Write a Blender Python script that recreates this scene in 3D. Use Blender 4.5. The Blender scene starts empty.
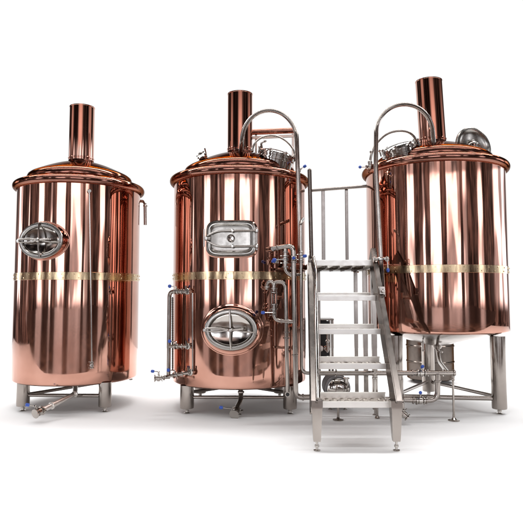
import bpy, bmesh, math, random
from mathutils import Vector, Matrix
random.seed(7)
PI = math.pi
S = bpy.context.scene
C = S.collection
HC = 1.24; TH = math.radians(4.0); F = 560.0      # camera height, pitch, focal length (px of the 523 wide photo)

def at(px, py, Y):
    "world point at distance Y seen at photo pixel px,py"
    u = (px-261.5)/F; v = (255-py)/F
    d = Vector((u, math.cos(TH)-v*math.sin(TH), math.sin(TH)+v*math.cos(TH)))
    return Vector((0, 0, HC)) + d*(Y/d.y)

# ------------------------------------------------------------------ materials
def nt(name):
    m = bpy.data.materials.new(name); m.use_nodes = True
    t = m.node_tree
    return m, t, t.nodes['Principled BSDF']
def lk(t, a, b): t.links.new(a, b)

def metal(name, col, col2, rough, rough2, stretch=(1.2, 1.2, .12), bump=.25, dist=.01, fine=None, spots=0.0):
    m, t, b = nt(name)
    b.inputs['Metallic'].default_value = 1
    tc = t.nodes.new('ShaderNodeTexCoord')
    mp = t.nodes.new('ShaderNodeMapping'); mp.inputs['Scale'].default_value = stretch
    lk(t, tc.outputs['Object'], mp.inputs[0])
    n1 = t.nodes.new('ShaderNodeTexNoise'); n1.inputs['Scale'].default_value = 3; n1.inputs['Detail'].default_value = 3
    lk(t, mp.outputs[0], n1.inputs['Vector'])
    n2 = t.nodes.new('ShaderNodeTexNoise'); n2.inputs['Scale'].default_value = 2.3; n2.inputs['Detail'].default_value = 5
    lk(t, tc.outputs['Object'], n2.inputs['Vector'])
    mx = t.nodes.new('ShaderNodeMix'); mx.data_type = 'RGBA'
    mx.inputs['A'].default_value = (*col, 1); mx.inputs['B'].default_value = (*col2, 1)
    r = t.nodes.new('ShaderNodeMapRange'); r.inputs[1].default_value = .35; r.inputs[2].default_value = .65
    lk(t, n2.outputs[0], r.inputs[0]); lk(t, r.outputs[0], mx.inputs['Factor'])
    lk(t, mx.outputs['Result'], b.inputs['Base Color'])
    rr = t.nodes.new('ShaderNodeMapRange'); rr.inputs[1].default_value = .35; rr.inputs[2].default_value = .7
    rr.inputs[3].default_value = rough; rr.inputs[4].default_value = rough2
    n3 = t.nodes.new('ShaderNodeTexNoise'); n3.inputs['Scale'].default_value = 6; n3.inputs['Detail'].default_value = 6
    lk(t, mp.outputs[0], n3.inputs['Vector'])
    lk(t, n3.outputs[0], rr.inputs[0]); lk(t, rr.outputs[0], b.inputs['Roughness'])
    bp = t.nodes.new('ShaderNodeBump'); bp.inputs['Strength'].default_value = bump; bp.inputs['Distance'].default_value = dist
    lk(t, n1.outputs[0], bp.inputs['Height'])
    last = bp
    if fine:
        mp2 = t.nodes.new('ShaderNodeMapping'); mp2.inputs['Scale'].default_value = fine
        lk(t, tc.outputs['Object'], mp2.inputs[0])
        n4 = t.nodes.new('ShaderNodeTexNoise'); n4.inputs['Scale'].default_value = 1; n4.inputs['Detail'].default_value = 2
        lk(t, mp2.outputs[0], n4.inputs['Vector'])
        b2 = t.nodes.new('ShaderNodeBump'); b2.inputs['Strength'].default_value = .12; b2.inputs['Distance'].default_value = .002
        lk(t, n4.outputs[0], b2.inputs['Height']); lk(t, last.outputs[0], b2.inputs['Normal']); last = b2
    lk(t, last.outputs[0], b.inputs['Normal'])
    return m

COPPER = metal('polished_copper', (.57, .315, .245), (.46, .235, .175), .01, .055, (1.1, 1.1, .13), .10, .03)
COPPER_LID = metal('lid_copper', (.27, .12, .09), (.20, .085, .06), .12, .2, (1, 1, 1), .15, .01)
BRASS = metal('brass', (.62, .47, .30), (.46, .33, .20), .10, .28, (4, 4, 1), .22, .008)
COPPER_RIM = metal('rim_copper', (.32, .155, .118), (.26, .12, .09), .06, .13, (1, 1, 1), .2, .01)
HATCH = metal('hatch_steel', (.36, .34, .315), (.28, .262, .24), .2, .30, (3, 3, 3), .04, .003)
def smudge(m):
    t = m.node_tree; b = t.nodes['Principled BSDF']; src = b.inputs['Roughness'].links[0].from_socket
    tc = t.nodes.new('ShaderNodeTexCoord'); sp = t.nodes.new('ShaderNodeSeparateXYZ'); lk(t, tc.outputs['Object'], sp.inputs[0])
    r = t.nodes.new('ShaderNodeMapRange'); r.inputs[1].default_value = .35; r.inputs[2].default_value = 1.25; r.inputs[3].default_value = 1; r.inputs[4].default_value = .12
    lk(t, sp.outputs[2], r.inputs[0])
    n = t.nodes.new('ShaderNodeTexNoise'); n.inputs['Scale'].default_value = 5; n.inputs['Detail'].default_value = 5; lk(t, tc.outputs['Object'], n.inputs['Vector'])
    r2 = t.nodes.new('ShaderNodeMapRange'); r2.inputs[1].default_value = .40; r2.inputs[2].default_value = .62; r2.inputs[3].default_value = .01; r2.inputs[4].default_value = .10; lk(t, n.outputs[0], r2.inputs[0])
    mu = t.nodes.new('ShaderNodeMath'); mu.operation = 'MULTIPLY'; lk(t, r.outputs[0], mu.inputs[0]); lk(t, r2.outputs[0], mu.inputs[1])
    ad = t.nodes.new('ShaderNodeMath'); ad.operation = 'ADD'; lk(t, src, ad.inputs[0]); lk(t, mu.outputs[0], ad.inputs[1])
    lk(t, ad.outputs[0], b.inputs['Roughness'])
smudge(COPPER)
STEEL = metal('brushed_steel', (.40, .36, .33), (.31, .275, .25), .12, .22, (2, 2, 2), .0, .004)
STEELP = metal('polished_steel', (.50, .465, .435), (.42, .39, .36), .07, .15, (3, 3, 3), .0, .004)
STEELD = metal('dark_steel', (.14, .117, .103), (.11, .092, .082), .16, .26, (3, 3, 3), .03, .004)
STRINGER = metal('stringer_steel', (.25, .222, .204), (.215, .19, .175), .20, .25, (3, 3, 3), .015, .003)
STEELW = metal('satin_steel', (.80, .77, .73), (.76, .73, .69), .32, .42, (3, 3, 3), .04, .003)

def plain(name, col, rough=.4, metallic=0.0, var=.15):
    m, t, b = nt(name)
    n = t.nodes.new('ShaderNodeTexNoise'); n.inputs['Scale'].default_value = 14; n.inputs['Detail'].default_value = 4
    tc = t.nodes.new('ShaderNodeTexCoord'); lk(t, tc.outputs['Object'], n.inputs['Vector'])
    mx = t.nodes.new('ShaderNodeMix'); mx.data_type = 'RGBA'
    mx.inputs['A'].default_value = (*[c*(1-var) for c in col], 1); mx.inputs['B'].default_value = (*[min(1, c*(1+var)) for c in col], 1)
    lk(t, n.outputs[0], mx.inputs['Factor']); lk(t, mx.outputs['Result'], b.inputs['Base Color'])
    b.inputs['Roughness'].default_value = rough; b.inputs['Metallic'].default_value = metallic
    return m
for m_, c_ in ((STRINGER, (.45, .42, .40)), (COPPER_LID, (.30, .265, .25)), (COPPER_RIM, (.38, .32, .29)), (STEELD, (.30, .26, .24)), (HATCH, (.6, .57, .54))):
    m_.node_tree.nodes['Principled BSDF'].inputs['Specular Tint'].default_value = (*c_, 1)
BLUE = plain('blue_plastic', (.03, .09, .42), .35)
BLACK = plain('plain_black', (.015, .014, .014), .5)
MOTOR = plain('motor_grey', (.16, .15, .15), .35, .4)
DIAL = plain('dial_white', (.8, .8, .78), .3)
PAPER = plain('white_paper', (.86, .86, .86), .9, 0, .01)
CONCRETE = plain('hall_floor', (.09, .065, .05), .32, 0, .35)
def hall_floor():
    t = CONCRETE.node_tree; b = t.nodes['Principled BSDF']
    tc = t.nodes.new('ShaderNodeTexCoord'); n = t.nodes.new('ShaderNodeTexNoise'); n.inputs['Scale'].default_value = .9; n.inputs['Detail'].default_value = 4
    lk(t, tc.outputs['Object'], n.inputs['Vector'])
    r = t.nodes.new('ShaderNodeValToRGB'); lk(t, n.outputs[0], r.inputs[0])
    r.color_ramp.elements[0].position = .42; r.color_ramp.elements[0].color = (.05, .033, .026, 1)
    r.color_ramp.elements[1].position = .60; r.color_ramp.elements[1].color = (.19, .13, .10, 1)
    lk(t, r.outputs[0], b.inputs['Base Color']); b.inputs['IOR'].default_value = 1.5
hall_floor()
def glassm():
    m, t, b = nt('sight_glass')
    b.inputs['Transmission Weight'].default_value = 1; b.inputs['Roughness'].default_value = .03
    b.inputs['Base Color'].default_value = (.95, .95, .93, 1); b.inputs['IOR'].default_value = 1.3
    return m
GLASS = glassm()
def grating():
    m, t, b = nt('tread_plate')
    b.inputs['Metallic'].default_value = 1
    tc = t.nodes.new('ShaderNodeTexCoord'); v = t.nodes.new('ShaderNodeTexVoronoi'); v.inputs['Scale'].default_value = 24
    v.inputs['Randomness'].default_value = 0
    lk(t, tc.outputs['Object'], v.inputs['Vector'])
    r = t.nodes.new('ShaderNodeMapRange'); r.inputs[1].default_value = .25; r.inputs[2].default_value = .4; r.inputs[3].default_value = 0; r.inputs[4].default_value = 1
    lk(t, v.outputs['Distance'], r.inputs[0])
    mx = t.nodes.new('ShaderNodeMix'); mx.data_type = 'RGBA'
    mx.inputs['A'].default_value = (.20, .17, .15, 1); mx.inputs['B'].default_value = (.72, .67, .61, 1)
    lk(t, r.outputs[0], mx.inputs['Factor']); lk(t, mx.outputs['Result'], b.inputs['Base Color'])
    bp = t.nodes.new('ShaderNodeBump'); bp.inputs['Strength'].default_value = .8; bp.inputs['Distance'].default_value = .006; bp.invert = True
    lk(t, r.outputs[0], bp.inputs['Height']); lk(t, bp.outputs[0], b.inputs['Normal'])
    b.inputs['Roughness'].default_value = .32
    return m
GRATE = grating()

# ------------------------------------------------------------------ mesh builder
class MB:
    def __init__(s): s.v = []; s.f = []
    def add(s, vs, fs):
        o = len(s.v); s.v += [Vector(p) for p in vs]; s.f += [tuple(i+o for i in f) for f in fs]; return s
    def rings(s, rings, cap0=True, cap1=True):
        n = len(rings[0]); vs = [p for r in rings for p in r]; fs = []
        for i in range(len(rings)-1):
            for j in range(n):
                k = (j+1) % n
                fs.append((i*n+j, i*n+k, (i+1)*n+k, (i+1)*n+j))
        if cap0: fs.append(tuple(range(n-1, -1, -1)))
        if cap1: fs.append(tuple((len(rings)-1)*n+j for j in range(n)))
        return s.add(vs, fs)
    def lathe(s, prof, M=Matrix(), n=48, cap0=False, cap1=False):
        return s.rings([[M @ Vector((r*math.cos(2*PI*j/n), r*math.sin(2*PI*j/n), z)) for j in range(n)] for r, z in prof], cap0, cap1)
    def oval(s, prof, M=Matrix(), n=64, e=2.0, cap0=False, cap1=False):
        def P(a, b, z, t):
            c, q = math.cos(t), math.sin(t)
            return M @ Vector((a*math.copysign(abs(c)**(2/e), c), b*math.copysign(abs(q)**(2/e), q), z))
        return s.rings([[P(a, b, z, 2*PI*j/n) for j in range(n)] for a, b, z in prof], cap0, cap1)
    def box(s, lo, hi, M=Matrix(), bev=.003):
        x0, y0, z0 = lo; x1, y1, z1 = hi
        b = min(bev, abs(x1-x0)*.3, abs(y1-y0)*.3, abs(z1-z0)*.3)
        def ring(z, k): return [M @ Vector(p) for p in ((x0+b+k, y0+k, z), (x1-b-k, y0+k, z), (x1-k, y0+b+k, z), (x1-k, y1-b-k, z), (x1-b-k, y1-k, z), (x0+b+k, y1-k, z), (x0+k, y1-b-k, z), (x0+k, y0+b+k, z))]
        return s.rings([ring(z0, b*.7), ring(z0+b, 0), ring(z1-b, 0), ring(z1, b*.7)])
    def tube(s, pts, r, n=16, fil=.05, cap=True, close=False):
        pts = [Vector(p) for p in pts]
        path = [pts[0]]
        for i in range(1, len(pts)-1):
            a, b, c = pts[i-1], pts[i], pts[i+1]
            d1 = min(fil, (a-b).length*.49); d2 = min(fil, (c-b).length*.49)
            p0 = b+(a-b).normalized()*d1; p2 = b+(c-b).normalized()*d2
            for k in range(9):
                t = k/8; path.append(p0*(1-t)**2+b*2*t*(1-t)+p2*t*t)
        path.append(pts[-1])
        out = [path[0]]
        for p in path[1:]:
            if (p-out[-1]).length > 1e-5: out.append(p)
        path = out
        tan = [(path[min(i+1, len(path)-1)]-path[max(i-1, 0)]).normalized() for i in range(len(path))]
        up = Vector((0, 0, 1)) if abs(tan[0].z) < .9 else Vector((1, 0, 0))
        nrm = (up-tan[0]*up.dot(tan[0])).normalized(); rings = []
        for i, p in enumerate(path):
            nrm = (nrm-tan[i]*nrm.dot(tan[i])).normalized(); bi = tan[i].cross(nrm)
            rings.append([p+(nrm*math.cos(2*PI*j/n)+bi*math.sin(2*PI*j/n))*r for j in range(n)])
        return s.rings(rings, cap, cap)
    def rod(s, a, b, r, n=16): return s.tube([a, b], r, n)
    def collar(s, p, axis, r, h, n=20):
        M = axm(p, axis); k = h*.25
        return s.lathe([(r-k, -h/2), (r, -h/2+k), (r, h/2-k), (r-k, h/2)], M, n, True, True)
    def ball(s, p, r, n=16):
        M = Matrix.Translation(Vector(p))
        return s.lathe([(max(r*math.sin(PI*i/8), 1e-4), -r*math.cos(PI*i/8)) for i in range(9)], M, n, True, True)

def axm(p, axis, up=None):
    z = Vector(axis).normalized()
    u = Vector(up) if up else (Vector((0, 0, 1)) if abs(z.z) < .9 else Vector((1, 0, 0)))
    x = u.cross(z).normalized() if up is None else None
    if x is None:
        y = (u-z*u.dot(z)).normalized(); x = y.cross(z)
    else: y = z.cross(x)
    M = Matrix.Identity(4)
    for i in range(3): M[i][0] = x[i]; M[i][1] = y[i]; M[i][2] = z[i]; M[i][3] = p[i]
    return M

def thing(name, label, cat, loc, group=None):
    o = bpy.data.objects.new(name, None); C.objects.link(o); o.location = loc
    o.empty_display_size = .1
    o['label'] = label; o['category'] = cat
    if group: o['group'] = group
    return o
def root(o):
    while o.parent: o = o.parent
    return o
def part(name, mb, mat, parent, label=None, ang=32):
    me = bpy.data.meshes.new(name)
    off = Vector(root(parent).location) if parent else Vector()
    me.from_pydata([v-off for v in mb.v], [], mb.f)
    bm = bmesh.new(); bm.from_mesh(me)
    bmesh.ops.recalc_face_normals(bm, faces=bm.faces[:]); bm.to_mesh(me); bm.free()
    me.polygons.foreach_set('use_smooth', [True]*len(me.polygons))
    me.set_sharp_from_angle(angle=math.radians(ang))
    me.materials.append(mat)
    o = bpy.data.objects.new(name, me); C.objects.link(o)
    if parent: o.parent = parent
    if label: o['label'] = label
    return o

def valve(parent, p, axis, hdir, L=.09, r=.022, hl=.10, knob=True, mat=None, stem=.035, side=None):
    "clamped butterfly valve with a lever ending in a blue grip"
    p = Vector(p); a = Vector(axis).normalized(); h = Vector(hdir).normalized()
    m = MB(); M = axm(p, a)
    m.lathe([(r*.9, -L/2), (r*1.75, -L/2), (r*1.75, -L/2+.008), (r*1.1, -L/2+.014), (r*1.1, -L*.2), (r*1.5, -L*.17), (r*1.5, L*.17), (r*1.1, L*.2),
             (r*1.1, L/2-.014), (r*1.75, L/2-.008), (r*1.75, L/2), (r*.9, L/2)], M, 24, True, True)
    sd = Vector(side).normalized() if side else (Vector((0, 0, 1)) if abs(a.z) < .8 else Vector((0, -1, 0)))
    m.rod(p, p+sd*(r*1.5+stem), r*.4, 12)
    for s_ in (-1, 1):       # clamp wing nuts
        q = p+a*(s_*(L/2-.004)); w = sd.cross(a)
        m.rod(q+w*r*1.5, q+w*r*2.5, r*.28, 8)
    v = part('valve', m, mat or STEELP, parent)
    q = p+sd*(r*1.5+stem)
    k = MB(); k.rod(q-h*.012, q+h*hl, .0055, 10); k.collar(q, sd, .013, .014)
    hd = part('handle', k, STEELP, v)
    if knob:
        g = MB(); g.lathe([(.004, -.02), (.014, -.017), (.017, 0), (.014, .017), (.004, .02)], axm(q+h*hl, h), 14, True, True)
        part('grip', g, BLUE, v)
    return v

# ------------------------------------------------------------------ vessel pieces
def ring_bolts(mb, c, R, z, n, r=.007):
    for i in range(n):
        a = 2*PI*(i+.37)/n
        d = Vector((math.sin(a), -math.cos(a), 0))
        mb.lathe([(r, -.004), (r, .003), (r*.6, .006)], axm(Vector((c[0], c[1], z))+d*R, d), 8, True, True)

def vessel_body(t, c, R, zb, zt, rimR, domeh, ztop, cr, bandz, bandh=.082, lean=(0, 0)):
    T = Matrix.Translation(Vector((c[0], c[1], 0)))
    m = MB(); prof = [(R-.05, zb-.006), (R-.018, zb), (R-.004, zb+.012), (R, zb+.03)]
    for i in range(1, 20): prof.append((R, zb+.03+(zt-zb-.03)*i/19))
    m.lathe(prof, T, 256)
    sh = part('shell', m, COPPER, t)
    m = MB(); m.lathe([(R+.0005, bandz-bandh/2), (R+.004, bandz-bandh/2+.002), (R+.004, bandz+bandh/2-.002), (R+.0005, bandz+bandh/2)], T, 256)
    ring_bolts(m, c, R+.004, bandz+bandh*.22, 34); ring_bolts(m, (c[0]+.0001, c[1]), R+.004, bandz-bandh*.25, 27)
    part('band', m, BRASS, t)
    # rolled rim
    m = MB(); k = .042; cz = zt+.0
    pr = [(R+.002, cz-.035)]
    for i in range(13):
        a = -PI*.5+PI*i/12*1.25
        pr.append((rimR-k*.9+k*.9*math.cos(a), cz+k*1.05*math.sin(a)))
    pr += [(rimR-.075, cz+.055), (rimR-.09, cz+.058)]
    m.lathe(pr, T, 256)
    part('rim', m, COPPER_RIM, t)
    # lid: flange, step, dome, neck
    m = MB(); f = rimR/.79
    pr = [(rimR-.088, cz+.054), (.66*f, cz+.078), (.63*f, cz+.086), (.632*f, cz+.115), (.62*f, cz+.142), (.59*f, cz+.165)]
    r0, z0 = .59*f, cz+.165; z1 = zt+domeh-.03
    for i in range(1, 11):
        q = i/10; pr.append((r0+(cr+.02-r0)*q, z0+(z1-z0)*(.55*q+.45*math.sin(q*PI/2))))
    pr += [(cr+.012, z1+.004), (cr+.003, z1+.012), (cr+.001, z1+.03)]
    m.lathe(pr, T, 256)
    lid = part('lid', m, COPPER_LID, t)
    # lid seam bead
    m = MB(); Sh = Matrix.Identity(4); Sh[0][2] = lean[0]; Sh[1][2] = lean[1]
    zc = z1+.02
    MM = Matrix.Translation(Vector((c[0], c[1], zc))) @ Sh
    m.lathe([(cr, 0), (cr, .025), (cr+.006, .03), (cr+.006, .04), (cr, .045), (cr, (ztop-zc)*.5), (cr, ztop-zc-.012), (cr+.003, ztop-zc-.008), (cr+.003, ztop-zc), (cr-.006, ztop-zc), (cr-.008, ztop-zc-.3)], MM, 96, False, True)
    part('chimney', m, COPPER, t)

def leg(t, x, y, z1, r, foot=.05):
    m = MB(); M = Matrix.Translation(Vector((x, y, 0)))
    m.lathe([(r-.012, foot), (r-.002, foot+.004), (r, foot+.02), (r, z1)], M, 40, True, True)
    l = part('leg', m, STEEL, t)
    m = MB(); m.lathe([(.03, 0), (.032, .006), (.014, .012), (.013, .022), (.022, .023), (.022, .037), (.013, .038), (.013, foot+.01)], M, 20, True, True)
    part('foot', m, STEELP, l)

def oval_manway(t, c, R, phi, z, a, b, neck=.07, cr_mat=COPPER, ws=1.0):
    d = Vector((math.sin(phi), -math.cos(phi), 0))
    M = axm(Vector((c[0], c[1], z))+d*R, d, (0, 0, 1))
    m = MB()
    m.oval([(a+.02, b+.02, -.14), (a+.006, b+.006, -.06), (a-.002, b-.002, -.02), (a-.006, b-.006, neck)], M, 96)
    w = part('manway', m, cr_mat, t)
    m = MB(); rg = []
    for off, h_ in ((.075, .0006), (.06, .003), (.048, .0015), (.036, .006), (.02, .006), (.008, .016), (-.004, .03)):
        rr = []
        for j in range(96):
            th = 2*PI*j/96; x = (a+off*ws)*math.cos(th); y = (b+off*ws)*math.sin(th)
            rr.append(M @ Vector((x, y, math.sqrt(R*R-x*x)-R+h_)))
        rg.append(rr)
    m.rings(rg, False, False)
    part('weld_ring', m, COPPER, w, ang=60)
    m = MB()
    m.oval([(a-.012, b-.012, neck-.03), (a, b, neck-.02), (a+.003, b+.003, neck-.008), (a, b, neck), (a-.008, b-.008, neck+.004), (a-.035, b-.035, neck+.002), (a-.045, b-.043, neck-.006), (a-.047, b-.045, neck-.03)], M, 96)
    part('frame', m, HATCH, w)
    m = MB(); pr = [(a-.05, b-.048, neck-.012), (a-.058, b-.056, neck-.008)]
    for i in range(1, 9):
        q = 1-i/8.3; pr.append(((a-.06)*q, (b-.058)*q, neck-.010-.022*(1-q*q)))
    m.oval(pr, M, 96, cap1=True)
    part('cover', m, STEELP, w)
    m = MB(); zz = neck+.012
    P = lambda x, y, z_: M @ Vector((x, y, z_))
    m.tube([P(-.012, b-.01, zz), P(-.006, b*.5, zz+.012), P(0, 0, zz+.02), P(-.004, -b*.5, zz+.012), P(.004, -b+.012, zz)], .009, 12, .03)
    m.tube([P(-a+.0, .012, zz-.004), P(-a*.5, .02, zz+.01), P(0, .0, zz+.028), P(a*.45, .01, zz+.014)], .010, 12, .03)
    m.tube([P(-a-.0, -.014, zz-.004), P(-a*.5, -.016, zz+.01), P(0, 0, zz+.02)], .007, 12, .02)
    m.tube([P(0, 0, zz), P(a*.55, -.02, zz+.006), P(a-.02, -.024, zz)], .007, 12, .02)
    m.collar(P(0, 0, zz+.03), d, .022, .035); m.collar(P(-a+.0, 0, zz-.004), d, .02, .03); m.ball(P(a*.45, .01, zz+.016), .014)
    part('cross_bar', m, STEELP, w)

def lid_hatch(t, p, nrm, r, h, arc=True, mat=STEELP):
    "round lid hatch on a collar with a lifting bow"
    M = axm(p, nrm); m = MB()
    m.lathe([(r*.93, -.16), (r*.93, -.01), (r*1.04, -.006), (r*1.04, .008), (r*.97, .012), (r*.97, h*.5), (r*1.06, h*.52), (r*1.06, h*.68), (r*1.0, h*.7), (r, h*.86), (r*.96, h)], M, 64)
    w = part('hatch', m, mat, t)
    m = MB(); m.lathe([(r*.96, h), (r*.8, h+.012), (r*.5, h+.026), (r*.2, h+.032), (.002, h+.033)], M, 64)
    part('hatch_cover', m, mat, w)
    for i in range(8):
        m = MB(); a = 2*PI*(i+.5)/8
        q = M @ Vector((r*1.1*math.cos(a), r*1.1*math.sin(a), h*.3)); q2 = M @ Vector((r*1.1*math.cos(a), r*1.1*math.sin(a), h*1.15))
        m.rod(q, q2, .008, 10); m.collar(q2, Vector(nrm), .018, .02)
        part('clamp_bolt', m, mat, w)
    return w

# ================================================================== VESSEL 1 (left)
c1 = (-2.12, 6.49); R1 = .685
t1 = thing('brewing_vessel', 'left copper brewing vessel standing alone with one oval hatch on its upper left side', 'brewing vessel', (c1[0], c1[1], 0), 'copper brewing vessels')
vessel_body(t1, c1, R1, .293, 2.455, .735, .345, 3.445, .142, 1.43)
m = MB(); m.lathe([(R1-.02, .31), (.3, .27), (.03, .24)], Matrix.Translation((c1[0], c1[1], 0)), 64, False, True)
part('vessel_bottom', m, STEEL, t1)
L1 = [at(23, 400, 6.07), at(105, 400, 6.03), Vector((-1.925, 6.98, 0))]
for p in L1: leg(t1, p.x, p.y, .31, .068)
for i, j in ((0, 1), (1, 2), (2, 0)):
    m = MB(); a, b = Vector(L1[i]), Vector(L1[j]); a.z = b.z = .165; m.rod(a, b, .019); part('brace', m, STEEL, t1)
oval_manway(t1, c1, R1, math.radians(-13.2), 1.795, .255, .188, .055, ws=.25)
# outlet pipe with valve
m = MB(); a = at(75, 394, 5.95); b = at(41, 411, 5.55)
m.tube([(c1[0]+.06, c1[1]-.2, .28), (a.x, a.y, a.z), b], .026, 16, .06); m.collar(a, b-a, .036, .02); m.collar(a*.3+b*.7, b-a, .038, .018)
part('outlet_pipe', m, STEELW, t1)
valve(t1, b+(b-a).normalized()*.03, b-a, (-.7, -.3, .2), .09, .026, .07, side=(-.3, -.4, .8))
# sampling tube down the front + tap
m = MB()
def surf(c, R, px, py):
    "point on the vertical cylinder seen at px,py"
    Y = c[1]-R*.5
    lo, hi = c[1]-R, c[1]
    for k in range(40):
        Y = (lo+hi)/2; q = at(px, py, Y)
        if (q.x-c[0])**2+(q.y-c[1])**2 > R*R: lo = Y
        else: hi = Y
    return at(px, py, Y)
def outv(c, p): return (Vector((p.x-c[0], p.y-c[1], 0))).normalized()
pa = surf(c1, R1+.02, 89.5, 191); pb = surf(c1, R1+.02, 92, 362)
m.tube([pa-outv(c1, pa)*.03, pa, pb], .009, 12, .02); m.collar(pa, outv(c1, pa), .022, .02)
part('sampling_tube', m, STEELP, t1)
valve(t1, pb+Vector((0, 0, -.03)), (0, 0, 1), (1, -.2, -.2), .07, .014, .03, False, stem=.02)
# overflow elbow at upper right
a = at(137, 201, 6.75)
m = MB(); e = at(145.5, 203, 6.7); m.tube([a, at(145, 201.5, 6.7), at(145.3, 225, 6.7)], .019, 16, .04); m.collar(at(145.3, 206, 6.7), (0, 0, 1), .026, .03)
part('overflow_pipe', m, STEEL, t1)
m = MB(); q = at(131, 369, 6.75); m.rod(q+Vector((0, 0, .05)), q-Vector((0, 0, .12)), .018); m.collar(q-Vector((0, 0, .12)), (0, 0, 1), .024, .02)
part('drain_stub', m, STEEL, t1)
m = MB(); q = at(119, 178.5, 6.35); m.rod(q, q+Vector((.01, -.01, .06)), .012)
part('lid_vent', m, STEELP, t1)

# ================================================================== VESSEL 2 (middle)
c2 = (-.25, 6.4); R2 = .75
t2 = thing('brewing_vessel', 'middle copper brewing vessel with a square hatch above an oval hatch on its front', 'brewing vessel', (c2[0], c2[1], 0), 'copper brewing vessels')
vessel_body(t2, c2, R2, .285, 2.515, .80, .37, 3.57, .145, 1.43)
m = MB(); m.lathe([(R2-.02, .29), (.3, .25), (.03, .22)], Matrix.Translation((c2[0], c2[1], 0)), 64, False, True)
part('vessel_bottom', m, STEEL, t2)
L2 = [at(187, 400, 5.95), at(290, 400, 5.93), Vector((.22, 6.86, 0)), Vector((-.74, 6.86, 0))]
for p in L2: leg(t2, p.x, p.y, .29, .073)
for i, j in ((0, 1), (0, 2), (1, 3)):
    m = MB(); a, b = Vector(L2[i]), Vector(L2[j]); a.z = b.z = .165 if i == 0 and j == 1 else .21; m.rod(a, b, .017); part('brace', m, STEEL, t2)
oval_manway(t2, c2, R2, math.radians(-4), .885, .262, .203, .045, ws=.75)
# rectangular hatch
phi = math.radians(-4); d = Vector((math.sin(phi), -math.cos(phi), 0)); M = axm(Vector((c2[0], c2[1], 1.798))+d*R2, d, (0, 0, 1))
a_, b_ = .252, .183; e_ = 5.0
m = MB(); m.oval([(a_+.012, b_+.012, -.09), (a_+.01, b_+.01, 0), (a_-.004, b_-.004, .012), (a_-.006, b_-.006, .05)], M, 128, e_)
w = part('square_hatch', m, COPPER, t2)
m = MB(); m.oval([(a_-.02, b_-.02, .03), (a_-.002, b_-.002, .036), (a_, b_, .048), (a_-.002, b_-.002, .058), (a_-.018, b_-.018, .062), (a_-.022, b_-.022, .05), (a_-.03, b_-.03, .05), (a_-.034, b_-.034, .062), (a_-.045, b_-.045, .066), (a_-.055, b_-.055, .06)], M, 128, e_)
part('frame', m, HATCH, w)
m = MB(); m.oval([(a_-.05, b_-.05, .055), (a_-.065, b_-.065, .052), (.06, .05, .056), (.01, .01, .056)], M, 128, e_, cap1=True)
part('cover', m, HATCH, w)
P = lambda x, y, z: M @ Vector((x, y, z))
m = MB()
for yy in (.075, -.08):
    m.tube([P(-.235, yy*.35, .085), P(-.14, yy, .085), P(.0, yy, .095), P(.27, yy, .08)], .0095, 12, .06); m.collar(P(.262, yy, .08), (0, 0, 1), .018, .05); m.collar(P(.02, yy, .09), d, .016, .03)
m.rod(P(-.262, 0, .08), P(-.2, 0, .09), .016); m.rod(P(-.268, -.085, .08), P(-.268, .095, .08), .009); m.collar(P(-.245, 0, .085), (0, 0, 1), .022, .05)
m.rod(P(.262, -.12, .075), P(.262, .11, .075), .007)
part('clamp_bar', m, STEELP, w)
m = MB(); m.lathe([(.04, .05), (.04, .075), (.034, .08), (.028, .078), (.026, .068), (.002, .066)], M, 32)
part('sight_port', m, STEELP, w)

# lid hatch with lifting bow
h2 = at(276, 159, 6.1)
w = lid_hatch(t2, h2, (.24, -.18, .95), .20, .07)
m = MB(); pts = [at(252, 150, 6.0), at(255, 142, 5.98), at(263, 136.5, 5.97), at(274, 135, 5.97), at(285, 139.5, 5.97), at(293, 148, 5.98), at(295, 156, 6.0)]
m.tube(pts, .011, 12, .08); m.collar(pts[0], (0, 0, 1), .02, .05); m.collar(pts[-1], (0, 0, 1), .022, .06)
part('lifting_bow', m, STEEL, w)
m = MB(); m.tube([at(262, 148, 5.95), at(261, 143, 5.93), at(265, 141, 5.93)], .012, 12, .02); m.ball(at(265, 141, 5.93), .018)
part('clamp_arm', m, STEELP, w)
# small viewing port at left of lid
pq = at(203, 158, 6.1)
m = MB(); M = axm(pq, (-.35, -.75, .55))
m.lathe([(.035, -.08), (.035, .0), (.055, .004), (.055, .018), (.045, .022), (.045, .03), (.055, .034), (.055, .05), (.04, .055), (.036, .048), (.002, .046)], M, 32)
m.rod(M @ Vector((.04, .03, .02)), M @ Vector((.05, .05, .09)), .008)
part('viewing_port', m, STEELP, t2)
# copper vapour duct with its steel frame behind the lid
m = MB(); m.rod(at(245, 132.5, 6.62), at(294, 130.5, 6.62), .034, 24)
duct = part('vapour_duct', m, COPPER_RIM, t2)
m = MB()
def bar(mb, a, b, w=.02, h=.02):
    a, b = Vector(a), Vector(b); Mx = axm(a, b-a); mb.box((-w, -h, 0), (w, h, (b-a).length), Mx)
bar(m, at(250, 138, 6.62), at(294, 136, 6.62), .012, .016)
bar(m, at(256, 132, 6.64), at(256, 165, 6.64), .016, .012); bar(m, at(293, 130, 6.63), at(293, 172, 6.63), .018, .014)
part('duct_frame', m, STEEL, duct)
valve(t2, at(299, 171, 6.05), (.3, -.1, .9), (.8, -.3, .5), .06, .013, .07, side=(.1, -1, .2), stem=.01)

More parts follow.
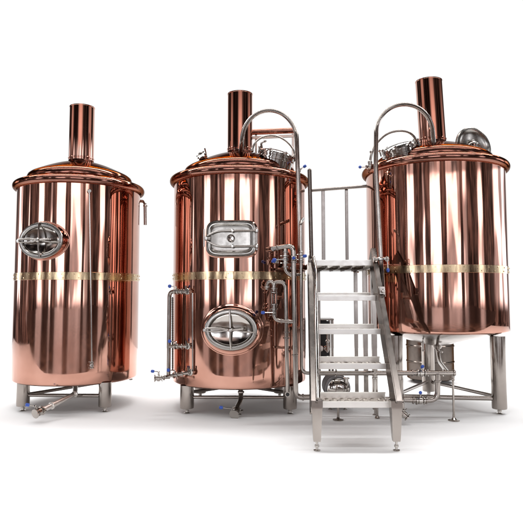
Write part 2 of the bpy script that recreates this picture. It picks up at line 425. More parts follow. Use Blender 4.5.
# level gauge on the left side
g = MB()
A = at(169.5, 291.5, 5.93); B = at(168.5, 377, 5.93)
s1 = surf(c2, R2, 190, 291.5); s2 = surf(c2, R2, 190.5, 346); s3 = surf(c2, R2, 193, 372)
g.tube([s1-outv(c2, s1)*-.03, A, B], .021, 16, .06)
gauge = part('level_gauge', g, STEEL, t2)
for (s_, py, px) in ((s1, 291.5, 169), (s2, 346.5, 168.6), (s3, 377, 165)):
    m = MB(); q = at(px, py, 5.93); o = s_+outv(c2, s_)*.035
    if py > 300: m.tube([q, o], .017, 14)
    m.rod(o+outv(c2, s_)*.01, s_-outv(c2, s_)*.05, .02)
    for k in (.35, .5, .72, .95): m.collar(q+(o-q)*k, o-q, .031, .013)
    m.collar(o, outv(c2, s_), .034, .02)
    part('gauge_branch', m, STEELP, gauge)
    q2 = q+(o-q)*.4
    m = MB(); m.rod(q2, q2+Vector((0, -.02, .05)), .008, 8); m.rod(q2+Vector((0, -.02, .05)), q2+Vector((-.06, -.03, .055)), .006, 8)
    hh = part('gauge_handle', m, STEELP, gauge)
    m = MB(); m.ball(q2+Vector((-.065, -.03, .055)), .019); 
    part('gauge_grip', m, BLUE, gauge)
    q3 = q+(o-q)*.93; m = MB(); m.rod(q3+Vector((0, -.03, .02)), q3+Vector((0, -.03, .06)), .009, 10); part('gauge_screw', m, STEELD, gauge)
m = MB(); m.rod(at(172.6, 297, 5.96), at(172.6, 370, 5.96), .0075)
for k in range(40):
    q = at(172.6, 299+k*1.75, 5.96); m.collar(q, (0, 0, 1), .0115, .008, 10)
part('gauge_scale', m, STEELD, gauge)
m = MB(); m.rod(at(192.5, 293, s1.y-.05), at(192.8, 372, s1.y-.05), .009, 12)
part('sight_tube', m, STEELP, gauge)
m = MB(); m.rod(at(170, 377.2, 5.93), at(158, 378, 5.9), .018, 14); m.collar(at(164, 377.6, 5.91), (1, 0, 0), .03, .014); part('gauge_drain', m, STEEL, gauge)
valve(t2, at(158.5, 378, 5.9), (-1, -.1, -.05), (-1, -.2, .1), .085, .024, .06, side=(.0, -.1, 1), stem=.03)
# bottom outlet
m = MB(); q0 = at(241, 392, 5.93); q1 = at(241, 400, 5.9); q2 = at(236.5, 409, 5.75)
m.tube([(c2[0]+.03, 5.98, .26), q1, q2], .026, 16, .05); m.collar(q0, (0, 0, 1), .036, .02)
part('outlet_pipe', m, STEEL, t2)
valve(t2, q2+Vector((-.01, -.03, -.03)), q2-q1, (-1, -.1, .12), .08, .03, .13, side=(-.2, -.5, .7), stem=.01)

# ================================================================== VESSEL 3 (right)
c3 = (2.005, 6.45); R3 = .774
t3 = thing('brewing_vessel', 'right copper brewing vessel raised on long steel legs with open round lid hatch', 'brewing vessel', (c3[0], c3[1], 0), 'copper brewing vessels')
vessel_body(t3, c3, R3, .83, 2.655, .824, .36, 3.745, .152, 1.50, lean=(-.045, 0))
m = MB(); m.lathe([(R3-.02, .835), (R3-.05, .82), (.06, .655), (.04, .62)], Matrix.Translation((c3[0], c3[1], 0)), 128, False, True)
part('cone_bottom', m, STEEL, t3)
L3 = [Vector((c3[0]+.47, c3[1]-.53, 0)), at(396, 380, 6.05), at(428.5, 380, 6.98)]
for p in L3: leg(t3, p.x, p.y, .80, .076)
for i, j in ((0, 1), (0, 2), (1, 2)):
    m = MB(); a, b = Vector(L3[i]), Vector(L3[j]); a.z = b.z = .155 if j == 1 else .17; m.rod(a, b, .024 if j == 1 else .02); part('brace', m, STEEL, t3)
# lid hatch (left)
w = lid_hatch(t3, at(400.5, 153, 6.12), (-.30, -.22, .93), .195, .08)
m = MB(); pts = [at(370, 163, 6.0), at(371.5, 152, 6.0), at(377, 142, 5.98), at(387, 133, 5.96), at(400, 130, 5.95), at(411, 132.5, 5.97), at(417, 141, 6.0), at(416, 148, 6.05)]
m.tube(pts, .014, 12, .08); m.collar(pts[0], (0, 0, 1), .024, .07); m.collar(pts[1], (0, 0, 1), .02, .04); m.collar(pts[-1], (0, 0, 1), .024, .06)
part('lifting_bow', m, STEEL, w)
m = MB(); a = at(369, 166.5, 6.0)
m.collar(a, (1, 0, 0), .03, .06); m.rod(a, at(361, 167, 5.98), .006, 8); m.collar(at(366.5, 166, 6), (1, 0, 0), .02, .03)
part('hatch_latch', m, STEELP, w)
m = MB(); m.ball(at(360, 167, 5.98), .017); part('latch_grip', m, BLUE, w)
# open round cover (right)
p = at(474, 146.5, 6.2); M = axm(p, (.30, -.93, .12))
m = MB(); r = .225
m.lathe([(r, -.03), (r+.006, -.02), (r+.006, .0), (r-.004, .006), (r-.02, .004), (r-.03, -.01), (r*.7, -.028), (r*.35, -.04), (.002, -.044)], M, 72)
m.lathe([(r, -.03), (r*.75, -.07), (r*.4, -.09), (.002, -.095)], M, 72)
oh = part('open_hatch', m, HATCH, t3)
m = MB(); P = lambda x, y, z: M @ Vector((x, y, z))
m.tube([P(-.12, -.02, -.01), P(-.05, .035, .03), P(.04, .03, .03), P(.13, -.03, -.0)], .011, 12, .05); m.tube([P(-.1, -.05, 0), P(0, .01, .02), P(.12, -.06, 0)], .008, 12, .03)
m.collar(P(0, .03, .01), (.28, -.8, .46), .03, .06); m.collar(P(.0, .07, -.01), (.28, -.8, .46), .02, .04)
part('hatch_lock', m, STEELP, oh)
m = MB(); mm = Matrix.Translation(at(476, 158, 6.3)); m.lathe([(.2, -.05), (.2, .035), (.21, .04), (.21, .055), (.19, .058)], axm(at(474, 160, 6.3), (.25, -.1, .95)), 64)
part('hatch_collar', m, COPPER_LID, t3)
# stub drain on cone
m = MB(); q = at(423, 345, 6.1); m.rod(q+Vector((0, 0, .05)), q-Vector((0, 0, .06)), .009); m.collar(q-Vector((0, 0, .06)), (0, 0, 1), .013, .02); part('drain_stub', m, STEELP, t3)

# ================================================================== STAIR AND PLATFORM
Yt = [4.6, 4.9, 5.2, 5.5, 5.8]; tz = [.361, .629, .908, 1.2125, 1.573]
xl = lambda Y: .44+(Y-4.6)*(.523-.44)/1.2
xr = lambda Y: 1.071+(Y-4.6)*(1.147-1.071)/1.2
ts = thing('stair_platform', 'steel stair with five treads and a small railed platform between the middle and right vessels', 'stairs', (.8, 5.2, 0))
for i in range(4):
    Y = Yt[i]; z = tz[i]; D = .25
    m = MB()
    m.add([(xl(Y)+.02, Y+.004, z-.004), (xr(Y)-.02, Y+.004, z-.004), (xr(Y)-.02, Y+D, z-.002), (xl(Y)+.02, Y+D, z-.002),
           (xl(Y)+.02, Y+.004, z-.010), (xr(Y)-.02, Y+.004, z-.010), (xr(Y)-.02, Y+D, z-.008), (xl(Y)+.02, Y+D, z-.008)],
          [(0, 1, 2, 3), (7, 6, 5, 4), (0, 4, 5, 1), (1, 5, 6, 2), (2, 6, 7, 3), (3, 7, 4, 0)])
    for k in range(9):
        for j in range(3):
            x = xl(Y)+.06+k*(xr(Y)-xl(Y)-.12)/8+(.03 if j % 2 else 0)-.015
            m.lathe([(.019, 0), (.016, .006), (.010, .007), (.008, .001)], Matrix.Translation((x, Y+.055+j*.07, z-.003)), 14, False, True)
    tr = part('tread', m, GRATE, ts)
    m = MB(); m.box((xl(Y)+.015, Y-.012, z-.036), (xr(Y)-.01, Y, z+.014)); m.box((xl(Y)+.015, Y, z+.006), (xr(Y)-.01, Y+.02, z+.012))
    part('nosing', m, STEELW, tr)
    m = MB(); m.box((xl(Y)+.02, Y+D, z-.02), (xr(Y)-.015, Y+D+.008, z+.045)); m.box((xl(Y)+.02, Y+D-.02, z+.037), (xr(Y)-.015, Y+D, z+.043))
    part('back_edge', m, STEELW, tr)
# stringers
for side, xf in (('l', xl), ('r', xr)):
    a = Vector((xf(4.52), 4.54, .335)); b = Vector((xf(5.95), 5.93, 1.66))
    Mx = axm(a, b-a, (0, -.7, .7)); L = (b-a).length
    m = MB(); h = .085
    s_ = 1 if side == 'r' else -1
    m.box((-.008, -h, 0), (.008, h, L), Mx, .002)
    # channel flanges turned outward
    sg = 1 if Mx.col[0].x*s_ > 0 else -1
    for q in (-1, 1):
        lo = (min(0, sg*.045), min(q*(h-.002), q*(h+.006)), 0); hi = (max(0, sg*.045), max(q*(h-.002), q*(h+.006)), L)
        m.box(lo, hi, Mx, .002)
    part('stringer', m, STRINGER, ts)
    m = MB(); x = xf(4.6); w1, w2 = .045, .028
    def rr(w, z, y0, y1): return [(x-w, y0, z), (x+w, y0, z), (x+w, y1, z), (x-w, y1, z)]
    dx = .0
    m.rings([rr(w2, .075, 4.52, 4.565), rr(w2+.003, .1, 4.52, 4.57), rr(w1-.004, .33, 4.50, 4.60), rr(w1, .35, 4.50, 4.60), rr(w1, .395, 4.50, 4.60)])
    lg = part('leg', m, STEEL, ts)
    m = MB(); m.lathe([(.026, 0), (.028, .008), (.011, .012), (.010, .03), (.018, .031), (.018, .046), (.010, .047), (.010, .08)], Matrix.Translation((x, 4.54, 0)), 18, True, True)
    part('foot', m, STEELP, lg)
# platform deck
x0, x1 = .53, 1.16
m = MB(); m.box((x0, 5.84, 1.548), (x1, 6.62, 1.556)); dk = part('deck', m, GRATE, ts)
m = MB(); m.box((x0-.005, 5.80, 1.535), (x1+.0, 5.84, 1.595)); m.box((x0, 6.62, 1.52), (x1, 6.66, 1.575))
m.box((x0-.03, 5.84, 1.51), (x0, 6.66, 1.57)); m.box((x1, 5.84, 1.51), (x1+.03, 6.66, 1.57))
part('deck_frame', m, STEELW, dk)
m = MB()
for k in range(5): m.box((x0+.01+k*.13, 5.85, 1.505), (x0+.03+k*.13, 6.61, 1.543))
for k in range(3): m.box((x0+.001, 6.0+k*.2, 1.50), (x1-.001, 6.02+k*.2, 1.503))
part('deck_bearer', m, STEELD, dk)
# posts under the platform
for px, Y, w in ((356, 6.6, .021), (365.2, 6.5, .026), (374, 5.85, .026), (318.5, 6.6, .022)):
    q = at(px, 330, Y); m = MB(); m.box((q.x-w, Y-w, .06), (q.x+w, Y+w, 1.52)); pp = part('platform_post', m, STEEL, ts)
    m = MB(); m.lathe([(.028, 0), (.028, .01), (.012, .014), (.012, .07)], Matrix.Translation((q.x, Y, 0)), 16, True, True); part('foot', m, STEELP, pp)
    if px == 356: m = MB(); m.collar(at(356, 272, Y), (0, 0, 1), .036, .02); part('post_collar', m, STEEL, pp)
# guard rail on the far side
m = MB(); a = at(311, 190.5, 6.6); b = at(371, 185.8, 6.5); m.rod(a, b, .018)
gr = part('guard_rail', m, STRINGER, ts)
for px, w in ((323, .020), (346.3, .017)):
    q = at(px, 189, 6.6); m = MB(); m.box((q.x-w, 6.58, 1.57), (q.x+w, 6.61, q.z-.0)); part('baluster', m, STRINGER, gr)
m = MB(); a = at(309.5, 170.5, 5.78); m.tube([(a.x, 5.78, a.z), (xl(5.8)-.005, 5.78, 1.5)], .021, 16); m.ball((a.x, 5.78, a.z), .0212)
part('rail_post', m, STEELD, ts)
# slim handrail running down along the left stringer
m = MB(); m.tube([(xl(5.85)+.0, 5.7, 1.62), (xl(5.7)+.02, 5.55, 1.47), (xl(4.6)+.005, 4.47, .42)], .018, 14, .05)
part('stringer_tube', m, STEELP, ts)
# hooped grab rails
m = MB()
def arch(cx, cy, rx, ry, Y0, Y1, n=14):
    out = []
    for i in range(n+1):
        a = PI-PI*i/n
        out.append(at(cx+rx*math.cos(a), cy-ry*math.sin(a), Y0+(Y1-Y0)*i/n))
    return out
hp = [at(383.5, 297, 5.62), at(381, 262, 5.70), at(375.8, 165, 5.72)]+arch(404.3, 134, 28.8, 30, 5.72, 6.0)[1:]+[at(434.5, 152, 6.05)]
m.tube(hp, .0235, 18, .06); m.collar(hp[-1], (0, 0, 1), .034, .02)
part('grab_rail', m, STEEL, ts)
m = MB()
hp = [at(300.5, 264, 5.72), at(297.6, 165, 5.72)]+list(reversed(arch(269.5, 141.5, 27.8, 31.5, 6.0, 5.72)))[1:]+[at(240.6, 154, 6.1)]
m.tube(hp, .0235, 18, .06); m.collar(hp[-1], (0, 0, 1), .034, .02)
part('grab_rail', m, STEEL, ts)
# rail clamp bracket at the right of the deck, with its lever
m = MB(); a = at(380.5, 259, 5.69)
m.collar(a, (0, 0, 1), .036, .035); m.rod(a+Vector((-.07, 0, 0)), a+Vector((.08, .0, .005)), .016); m.collar(a+Vector((-.06, 0, 0)), (1, 0, 0), .026, .02); m.collar(a+Vector((.07, 0, 0)), (1, 0, 0), .03, .03)
m.rod(a+Vector((.065, -.02, 0)), a+Vector((.068, -.03, -.10)), .007)
cb = part('rail_clamp', m, STEELP, ts)
m = MB(); m.lathe([(.01, -.02), (.018, 0), (.01, .02)], Matrix.Translation(a+Vector((.068, -.03, -.115))), 14, True, True); part('clamp_grip', m, BLUE, cb)
m = MB(); m.box((xr(5.5)+.0, 5.36, 1.235), (xr(5.5)+.05, 5.45, 1.31)); m.collar((xr(5.5)+.03, 5.35, 1.27), (0, 1, 0), .02, .03); part('stringer_bracket', m, STEEL, ts)
m = MB(); m.box((.60-.12, 5.70, 1.53), (.53, 5.78, 1.59)); part('stringer_bracket', m, STEELD, ts)

# ================================================================== PIPEWORK beside vessel 2
tp = thing('process_pipes', 'cluster of steel pipes and blue handled valves on the right side of the middle vessel', 'pipework', (.2, 5.65, 0))
Yp = 5.62; r = .0265
m = MB(); m.tube([at(273.5, 248.5, 5.66), at(293.3, 245.5, Yp), at(295.8, 397.5, Yp), at(318, 397, Yp+.02)], r, 20, .07)
m.rod(at(273.5, 248.5, 5.66)+Vector((0, .09, 0)), at(273.5, 248.5, 5.655), r)
for px, py in ((277, 248), ): m.collar(at(px, py, 5.655), (1, 0, .1), .033, .02)
m.collar(at(293.8, 262, Yp), (0, 0, 1), .034, .02); m.collar(at(295, 355, Yp), (0, 0, 1), .031, .016)
m.collar(at(303, 397.3, Yp+.01), (1, 0, 0), .034, .02)
part('return_pipe', m, STEEL, tp)
m = MB(); m.tube([at(285.2, 247, Yp+.02), at(285.2, 272, Yp+.02), at(294, 277, Yp+.02)], .021, 16, .06); m.collar(at(285.2, 252, Yp+.02), (0, 0, 1), .032, .012); m.collar(at(285.2, 267, Yp+.02), (0, 0, 1), .032, .012)
part('bypass_pipe', m, STEEL, tp)
valve(tp, at(285.2, 259.5, Yp+.0), (0, 0, 1), (-1, -.1, -.05), .08, .020, .11, side=(0, -1, 0), stem=.012)
valve(tp, at(294, 258.5, Yp-.02), (1, 0, 0), (-.2, -1, 0), .05, .018, .03, side=(0, -1, .0), stem=.01)
m = MB(); m.tube([at(300.8, 228, 5.66), at(301.5, 373, 5.66), at(318, 373.3, 5.66)], .0185, 16, .07); m.tube([at(294, 274.5, Yp), at(301, 274.5, 5.66)], .015, 14); m.collar(at(301, 262, 5.66), (0, 0, 1), .028, .014); m.collar(at(301, 252, 5.66), (0, 0, 1), .028, .014)
m.tube([at(300.8, 229, 5.66), at(300.8, 222, 5.66), at(303, 219, 5.9)], .0185, 14, .05)
part('riser_pipe', m, STEEL, tp)
valve(tp, at(301, 257, 5.64), (0, 0, 1), (.9, -.5, .15), .06, .016, .04, side=(0, -1, 0), stem=.012)
# U bend + sight glass
m = MB(); m.tube([at(267, 289, 5.66), at(267.5, 281, 5.64), at(273.8, 282, 5.63), at(273.8, 291, 5.63)], .019, 16, .05); m.collar(at(267, 287, 5.66), (0, 0, 1), .032, .02); m.rod(at(267, 288, 5.66), at(267, 288, 5.76), .02)
m.tube([at(274, 286, 5.63), at(275, 281.5, 5.63), at(285.3, 282.5, 5.63), at(286.2, 330, 5.63), at(287.5, 394, 5.66)], .0215, 16, .07)
for py in (288.5, 292.5): m.collar(at(273.8, py, 5.63), (0, 0, 1), .036, .016)
for py in (332, 338): m.collar(at(286.3, py, 5.63), (0, 0, 1), .034, .014)
part('sampling_pipe', m, STEEL, tp)
m = MB(); m.rod(at(273.8, 294, 5.63), at(273.8, 303.5, 5.63), .022, 20); part('sight_glass', m, GLASS, tp)
m = MB(); 
for py in (304.5, 308.5): m.collar(at(273.9, py, 5.63), (0, 0, 1), .038, .016)
m.tube([at(273.9, 304, 5.63), at(274.2, 320.5, 5.63), at(294.8, 322, Yp)], .021, 16, .06); m.collar(at(281, 321, 5.63), (1, 0, 0), .029, .014); m.collar(at(288, 321.5, 5.63), (1, 0, 0), .029, .014)
for dx in (-.05, .05): m.rod(at(273.8, 290, 5.6)+Vector((dx*.55, 0, 0)), at(273.9, 307, 5.6)+Vector((dx*.55, 0, 0)), .005, 8)
part('elbow_pipe', m, STEEL, tp)
valve(tp, at(273.9, 312.5, 5.62), (0, 0, 1), (-1, -.1, 0), .06, .018, .11, side=(0, -1, 0), stem=.01)
valve(tp, at(276, 261.5, 5.66), (1, 0, 0), (-.9, -.4, .0), .05, .015, .03, side=(0, -1, 0), stem=.01)
m = MB(); q = at(287.6, 394.5, 5.63); m.lathe([(.026, -.03), (.026, .0), (.019, .0), (.018, -.02)], axm(q, (0, -1, 0)), 24); part('open_pipe_end', m, STEEL, tp)
m = MB(); m.collar(q+Vector((0, .006, 0)), (0, -1, 0), .0185, .004); part('dark_bore', m, BLACK, tp)  # black disc standing in for the shade inside the open pipe
m = MB(); m.rod(at(291.5, 268, 5.66), at(291.5, 268, 5.66)+Vector((0, .2, 0)), .014); m.rod(at(294, 350, 5.64), at(294, 350, 5.64)+Vector((-.02, .3, 0)), .014); part('pipe_bracket', m, STEEL, tp)

# ================================================================== PIPEWORK under stair to vessel 3
tq = thing('transfer_pipes', 'pair of low horizontal steel pipes running behind the stair to the right vessel outlet', 'pipework', (1.3, 5.6, 0))
Yq = 5.63
m = MB(); m.rod(at(318, 373.3, 5.66), at(455, 373, 5.6), .024, 20)
for px in (412, 417, 424, 429, 444, 336): m.collar(at(px, 373, Yq), (1, 0, 0), .037, .016)
m.collar(at(454, 373, 5.6), (1, 0, 0), .032, .03)
part('upper_pipe', m, STEEL, tq)
m = MB(); m.tube([at(318, 397.5, 5.64), at(360, 399, Yq), at(437.5, 400.5, 5.6), at(437.5, 374, 5.6)], .026, 20, .09)
for px in (413, 418, 426): m.collar(at(px, 400.3, 5.61), (1, 0, 0), .038, .016)
m.collar(at(437.5, 381, 5.6), (0, 0, 1), .036, .018)
part('lower_pipe', m, STEEL, tq)
m = MB(); q = Vector((c3[0], c3[1], .63)); m.tube([q, at(439.5, 362, 6.2), at(448, 373, 5.62)], .021, 18, .1); m.collar(at(440, 352, 6.35), (0, 0, 1), .032, .02)
part('outlet_drop', m, STEEL, tq)
valve(tq, at(421, 373, 5.6), (1, 0, 0), (.05, -.6, .3), .08, .024, .03, side=(0, -.3, 1), stem=.02)
valve(tq, at(420, 400.5, 5.6), (1, 0, 0), (-.2, -.7, .3), .08, .024, .03, side=(0, -.3, 1), stem=.04)
m = MB(); a = at(452.8, 375, 5.6); m.rod(a, (a.x, a.y, .03), .0105); m.lathe([(.055, 0), (.057, .006), (.03, .012), (.013, .03), (.012, .06)], Matrix.Translation((a.x, a.y, 0)), 32, True, True); m.collar((a.x, a.y, .40), (0, 0, 1), .018, .03)
part('pipe_stand', m, STEEL, tq)
m = MB(); a = at(402.5, 383, 5.45); b = at(403, 412, 5.45); m.tube([at(402.5, 399, 5.62), at(402.5, 401, 5.45), b], .017, 14, .03); m.rod(at(401.5, 398, 5.6), at(401.5, 380, 5.6), .012)
part('drain_pipe', m, STEEL, tq)
valve(tq, at(404.5, 415, 5.42), (.7, -.2, -.6), (.5, -.5, .5), .075, .022, .03, False, stem=.01)
for px in (338, 377):
    m = MB(); a = at(px, 399, 5.62 if px == 338 else 5.7); m.rod((a.x, a.y, a.z), (a.x, a.y, .02), .012); m.lathe([(.052 if px == 338 else .024, 0), (.054 if px == 338 else .026, .008), (.02, .014), (.013, .03)], Matrix.Translation((a.x, a.y, 0)), 28, True, True); part('pipe_stand', m, STEEL, tq)
m = MB(); a = at(375, 366, 5.62); m.rod(a, at(375, 392, 5.62), .014); m.collar(a, (0, 0, 1), .03, .03); m.collar(at(375, 378, 5.62), (0, 0, 1), .028, .02); part('tee_pipe', m, STEELP, tq)

# ================================================================== PUMP behind the stair
pc = at(338, 389, 6.1)
tm = thing('transfer_pump', 'round grey transfer pump low on the floor behind the stair treads', 'pump', (pc.x, pc.y, 0))
M = axm(pc, (0, -1, 0))
m = MB(); m.lathe([(.10, -.34), (.13, -.33), (.135, -.3), (.135, -.04), (.13, -.02), (.09, -.01)], M, 48, True, True)
for k in range(14): m.collar(pc+Vector((0, .06+.018*k, 0)), (0, 1, 0), .143, .006, 48)
mo = part('motor', m, MOTOR, tm)
m = MB(); m.lathe([(.09, -.01), (.115, .0), (.12, .02), (.115, .05), (.08, .075), (.03, .08), (.028, .13)], M, 48, False, True); m.collar(pc+Vector((0, -.125, 0)), (0, 1, 0), .042, .016)
m.tube([pc+Vector((.085, -.04, 0)), pc+Vector((.085, -.04, .13))], .022); m.collar(pc+Vector((.085, -.04, .12)), (0, 0, 1), .036, .016)
for k in range(8):
    a = 2*PI*k/8; m.collar(pc+Vector((.1*math.cos(a), -.055, .1*math.sin(a))), (0, 1, 0), .010, .012, 8)
part('pump_housing', m, STEELP, tm)
m = MB(); m.box((pc.x-.11, pc.y-.0, .075), (pc.x+.11, pc.y+.3, .10)); m.box((pc.x-.07, pc.y+.04, .10), (pc.x+.07, pc.y+.26, .14)); bs = part('base', m, STEELD, tm)
for sx in (-.08, .08):
    for sy in (.03, .27):
        m = MB(); m.lathe([(.022, 0), (.022, .01), (.01, .014), (.01, .08)], Matrix.Translation((pc.x+sx, pc.y+sy, 0)), 14, True, True); part('foot', m, STEELP, tm)

# ================================================================== PLATE COOLER behind the stair
hx0 = at(316, 340, 6.75); hx1 = at(332.5, 318.5, 6.75)
th = thing('plate_cooler', 'dark plate cooler with pipe fittings standing on the floor behind the stair', 'cooler', (hx0.x+.1, 6.85, 0))
zt = hx1.z; zb = at(320, 355, 6.75).z
m = MB()
for k in range(12): m.box((hx0.x+.01, 6.77+k*.02, zb+.02), (hx1.x-.05, 6.785+k*.02, zt-.045))
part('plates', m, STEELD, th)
for yy in (6.74, 7.015):
    m = MB(); m.box((hx0.x-.01, yy, zb-.01), (hx1.x-.04, yy+.025, zt-.03)); part('end_plate', m, BLACK, th)
m = MB(); m.box((hx0.x-.03, 6.70, zt-.02), (hx1.x+.01, 7.06, zt)); m.box((hx1.x-.02, 6.72, 0.02), (hx1.x+.008, 6.75, zt-.02)); m.box((hx1.x-.02, 7.02, 0.02), (hx1.x+.008, 7.05, zt-.02)); m.box((hx0.x-.03, 6.72, .02), (hx0.x-.005, 6.75, zt-.02))
m.box((hx0.x-.004, 6.70, zb-.04), (hx1.x-.021, 7.05, zb-.015))
part('rack', m, STEEL, th)
for (px, py) in ((320, 327), (326.5, 327), (320, 348), (326.5, 348)):
    q = at(px, py, 6.73); m = MB(); m.rod(q+Vector((0, .02, 0)), q-Vector((0, .09, 0)), .022); m.collar(q-Vector((0, .06, 0)), (0, 1, 0), .034, .014); m.collar(q-Vector((0, .01, 0)), (0, 1, 0), .034, .02); part('port', m, STEELP, th)
m = MB(); q = at(327.5, 330, 6.6); m.rod(q, at(327.5, 352, 6.6), .014); m.collar(at(327.5, 341, 6.6), (0, 0, 1), .026, .03); m.rod(at(327.5, 330.5, 6.6), at(327.5, 330.5, 6.75), .014); m.rod(at(327.5, 351.5, 6.6), at(327.5, 351.5, 6.75), .014); part('jumper_pipe', m, STEELP, th)

# ================================================================== STEEL BARREL behind vessel 3
bx = at(430.5, 380, 8.05)
tb = thing('steel_barrel', 'plain grey steel barrel standing behind the legs of the right vessel', 'barrel', (bx.x, 8.05, 0))
M = Matrix.Translation((bx.x, 8.05, 0)); rb = .325
m = MB(); pr = [(rb-.02, .05), (rb-.004, .06), (rb, .075), (rb, .28), (rb+.008, .29), (rb+.008, .30), (rb, .31), (rb, .50), (rb+.008, .51), (rb+.008, .52), (rb, .53), (rb, .74), (rb+.01, .75), (rb-.01, .76)]
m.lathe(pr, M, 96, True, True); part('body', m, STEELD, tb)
for k in range(3):
    a = 2*PI*k/3+.5; m = MB(); m.rod((bx.x+.26*math.cos(a), 8.05+.26*math.sin(a), 0), (bx.x+.26*math.cos(a), 8.05+.26*math.sin(a), .06), .03); part('foot', m, STEELP, tb)

# ================================================================== GROUND
def sheet(name, x0, x1, y0, y1, z, mat):
    m = MB(); m.add([(x0, y0, z), (x1, y0, z), (x1, y1, z), (x0, y1, z)], [(0, 1, 2, 3)])
    o = part(name, m, mat, None); o['kind'] = 'structure'; return o
sheet('floor', -40, 40, -40, 3.30, -.004, CONCRETE)
sheet('paper_sheet', -11, 11, 3.26, 13, 0, PAPER)

# ================================================================== WORLD: bright studio side, dim hall with tall windows behind the camera
W = bpy.data.worlds.new('World'); S.world = W; W.use_nodes = True
t = W.node_tree; N = t.nodes; bg = N['Background']
tc = N.new('ShaderNodeTexCoord'); sx = N.new('ShaderNodeSeparateXYZ'); lk(t, tc.outputs['Generated'], sx.inputs[0])
def mt(op, a, b=None, c=None, clamp=False):
    n = N.new('ShaderNodeMath'); n.operation = op; n.use_clamp = clamp
    for i, q in enumerate((a, b, c)):
        if q is None: continue
        if isinstance(q, (int, float)): n.inputs[i].default_value = q
        else: lk(t, q, n.inputs[i])
    return n.outputs[0]
def sstep(x, e0, e1):
    n = N.new('ShaderNodeMapRange'); n.interpolation_type = 'SMOOTHSTEP'
    n.inputs[1].default_value = e0; n.inputs[2].default_value = e1; lk(t, x, n.inputs[0]); return n.outputs[0]
X, Y_, Z = sx.outputs
az = mt('ARCTAN2', X, mt('MULTIPLY', Y_, -1.0))      # 0 behind the camera, +right
azd = mt('MULTIPLY', az, 180/PI)
# wobble so the hall is not ruled
nz = N.new('ShaderNodeTexNoise'); nz.inputs['Scale'].default_value = 5; lk(t, tc.outputs['Generated'], nz.inputs['Vector'])
u = mt('DIVIDE', mt('ADD', azd, 150), 300)
cr = N.new('ShaderNodeValToRGB'); lk(t, u, cr.inputs[0])
#      azimuth deg, value : bright window bays and dark columns
bays = [(-150, .3), (-126, .1), (-113, .8), (-107, .75), (-103, .08), (-86, .1), (-82, .66), (-80, .1), (-64, .05), (-57, .8), (-51, .85), (-46, .1), (-37, .3), (-33, .85), (-31, .3), (-26, .1),
        (-21, .9), (-9, 1), (-6, .1), (0, .2), (4, 1), (21, 1), (24, .1), (30, .75), (34, .5), (37, .05), (52, .1), (56, .9), (62, .8), (66, .06), (108, .9), (150, .1)]
el = cr.color_ramp.elements
while len(el) < len(bays): el.new(.5)
for i, (a, v) in enumerate(bays):
    el[i].position = (a+150)/300; 
for i, (a, v) in enumerate(bays):
    el[i].color = (v, v, v, 1)
cr.color_ramp.interpolation = 'EASE'
top = mt('SUBTRACT', 1.0, sstep(Z, .235, .262)); bot = sstep(Z, -.03, .0)
win = mt('MULTIPLY', mt('MULTIPLY', mt('ADD', mt('MULTIPLY', sstep(cr.outputs[0], .42, .60), .93), mt('MULTIPLY', cr.outputs[0], .07)), top), bot)
# roof trusses / cross beam of the hall
beam = mt('SUBTRACT', 1.0, mt('MULTIPLY', mt('SUBTRACT', 1.0, sstep(mt('ABSOLUTE', mt('SUBTRACT', Z, .215)), .008, .014)), .75))
win = mt('MULTIPLY', win, beam)
cv = N.new('ShaderNodeCombineXYZ'); lk(t, mt('MULTIPLY', azd, .07), cv.inputs[0]); lk(t, mt('MULTIPLY', Z, 5.0), cv.inputs[1])
n5 = N.new('ShaderNodeTexNoise'); n5.inputs['Scale'].default_value = 1; n5.inputs['Detail'].default_value = 1; lk(t, cv.outputs[0], n5.inputs['Vector'])
win = mt('MULTIPLY', win, mt('ADD', .18, mt('MULTIPLY', sstep(n5.outputs[0], .43, .54), .82)))
ck = N.new('ShaderNodeCombineXYZ'); lk(t, mt('MULTIPLY', azd, .16), ck.inputs[0]); lk(t, mt('MULTIPLY', Z, 7.0), ck.inputs[1]); ck.inputs[2].default_value = 4.3
n6 = N.new('ShaderNodeTexNoise'); n6.inputs['Scale'].default_value = 1; n6.inputs['Detail'].default_value = 5; n6.inputs['Roughness'].default_value = .65; lk(t, ck.outputs[0], n6.inputs['Vector'])
# the unlit part of the hall: brown walls, columns and stacked goods
dark = mt('ADD', .035, mt('MULTIPLY', sstep(n6.outputs[0], .42, .66), .36))
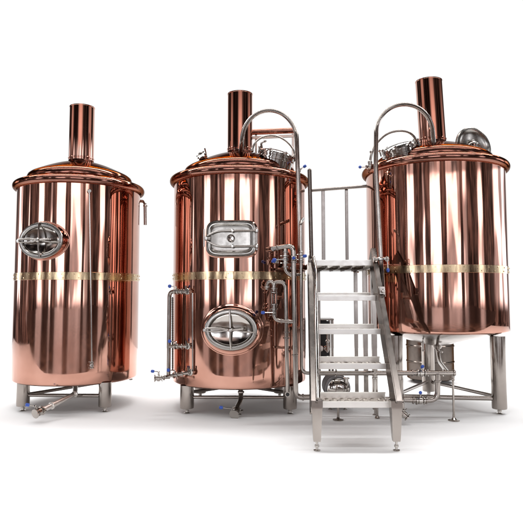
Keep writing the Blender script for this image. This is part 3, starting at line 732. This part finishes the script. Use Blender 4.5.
# above the windows: dark roof, plus added soft bright patches for the chimneys to mirror
def bump(c, a, b_): return mt('SUBTRACT', 1.0, sstep(mt('ABSOLUTE', mt('SUBTRACT', azd, c)), a, b_))
hi = sstep(Z, .235, .262)
glow = mt('MULTIPLY', mt('ADD', mt('MULTIPLY', bump(4, 6, 26), 1.6), mt('ADD', mt('MULTIPLY', bump(-78, 6, 16), .9), mt('MULTIPLY', bump(96, 5, 22), .8))), mt('SUBTRACT', 1.0, sstep(Z, .27, .42)))
dark = mt('ADD', mt('MULTIPLY', dark, mt('SUBTRACT', 1.0, mt('MULTIPLY', hi, .8))), mt('MULTIPLY', hi, glow))
val = mt('ADD', mt('MULTIPLY', win, 4.2), dark)
back = sstep(mt('ABSOLUTE', azd), 137, 141)
backz = mt('SUBTRACT', 1.0, sstep(Z, .52, .54))
backm = mt('MULTIPLY', back, backz)
mixc = N.new('ShaderNodeMix'); mixc.data_type = 'RGBA'
cmb = N.new('ShaderNodeCombineXYZ'); lk(t, val, cmb.inputs[0]); lk(t, mt('ADD', mt('MULTIPLY', win, 4.4), mt('MULTIPLY', dark, .74)), cmb.inputs[1]); lk(t, mt('ADD', mt('MULTIPLY', win, 4.75), mt('MULTIPLY', dark, .68)), cmb.inputs[2])
lk(t, backm, mixc.inputs['Factor']); lk(t, cmb.outputs[0], mixc.inputs['A']); mixc.inputs['B'].default_value = (1.02, 1.02, 1.02, 1)
lk(t, mixc.outputs['Result'], bg.inputs['Color']); bg.inputs['Strength'].default_value = 1

# added overhead fill strips that bring the sheet up to white
def area(name, loc, rot, sx_, sy_, P, col=(1, 1, 1)):
    l = bpy.data.lights.new(name, 'AREA'); l.shape = 'RECTANGLE'; l.size = sx_; l.size_y = sy_; l.energy = P; l.color = col
    o = bpy.data.objects.new(name, l); C.objects.link(o); o.location = loc; o.rotation_euler = rot
    return o
for y, P in ((-.5, 260), (3.2, 430), (7.2, 1250), (11.5, 1300)):
    area('fill_strip', (0, y, 8.6), (0, 0, 0), 20, .7, P)

# ------------------------------------------------------------------ camera
cam = bpy.data.cameras.new('camera'); co = bpy.data.objects.new('camera', cam); C.objects.link(co)
co.location = (0, 0, HC); co.rotation_euler = (PI/2+TH, 0, 0)
cam.sensor_width = 36; cam.lens = 36*F/523; cam.clip_end = 500
S.camera = co
S.view_settings.view_transform = 'Standard'; S.view_settings.look = 'None'; S.view_settings.exposure = 0; S.view_settings.gamma = 1
S.render.engine = 'CYCLES'
S.cycles.max_bounces = 10; S.cycles.glossy_bounces = 8
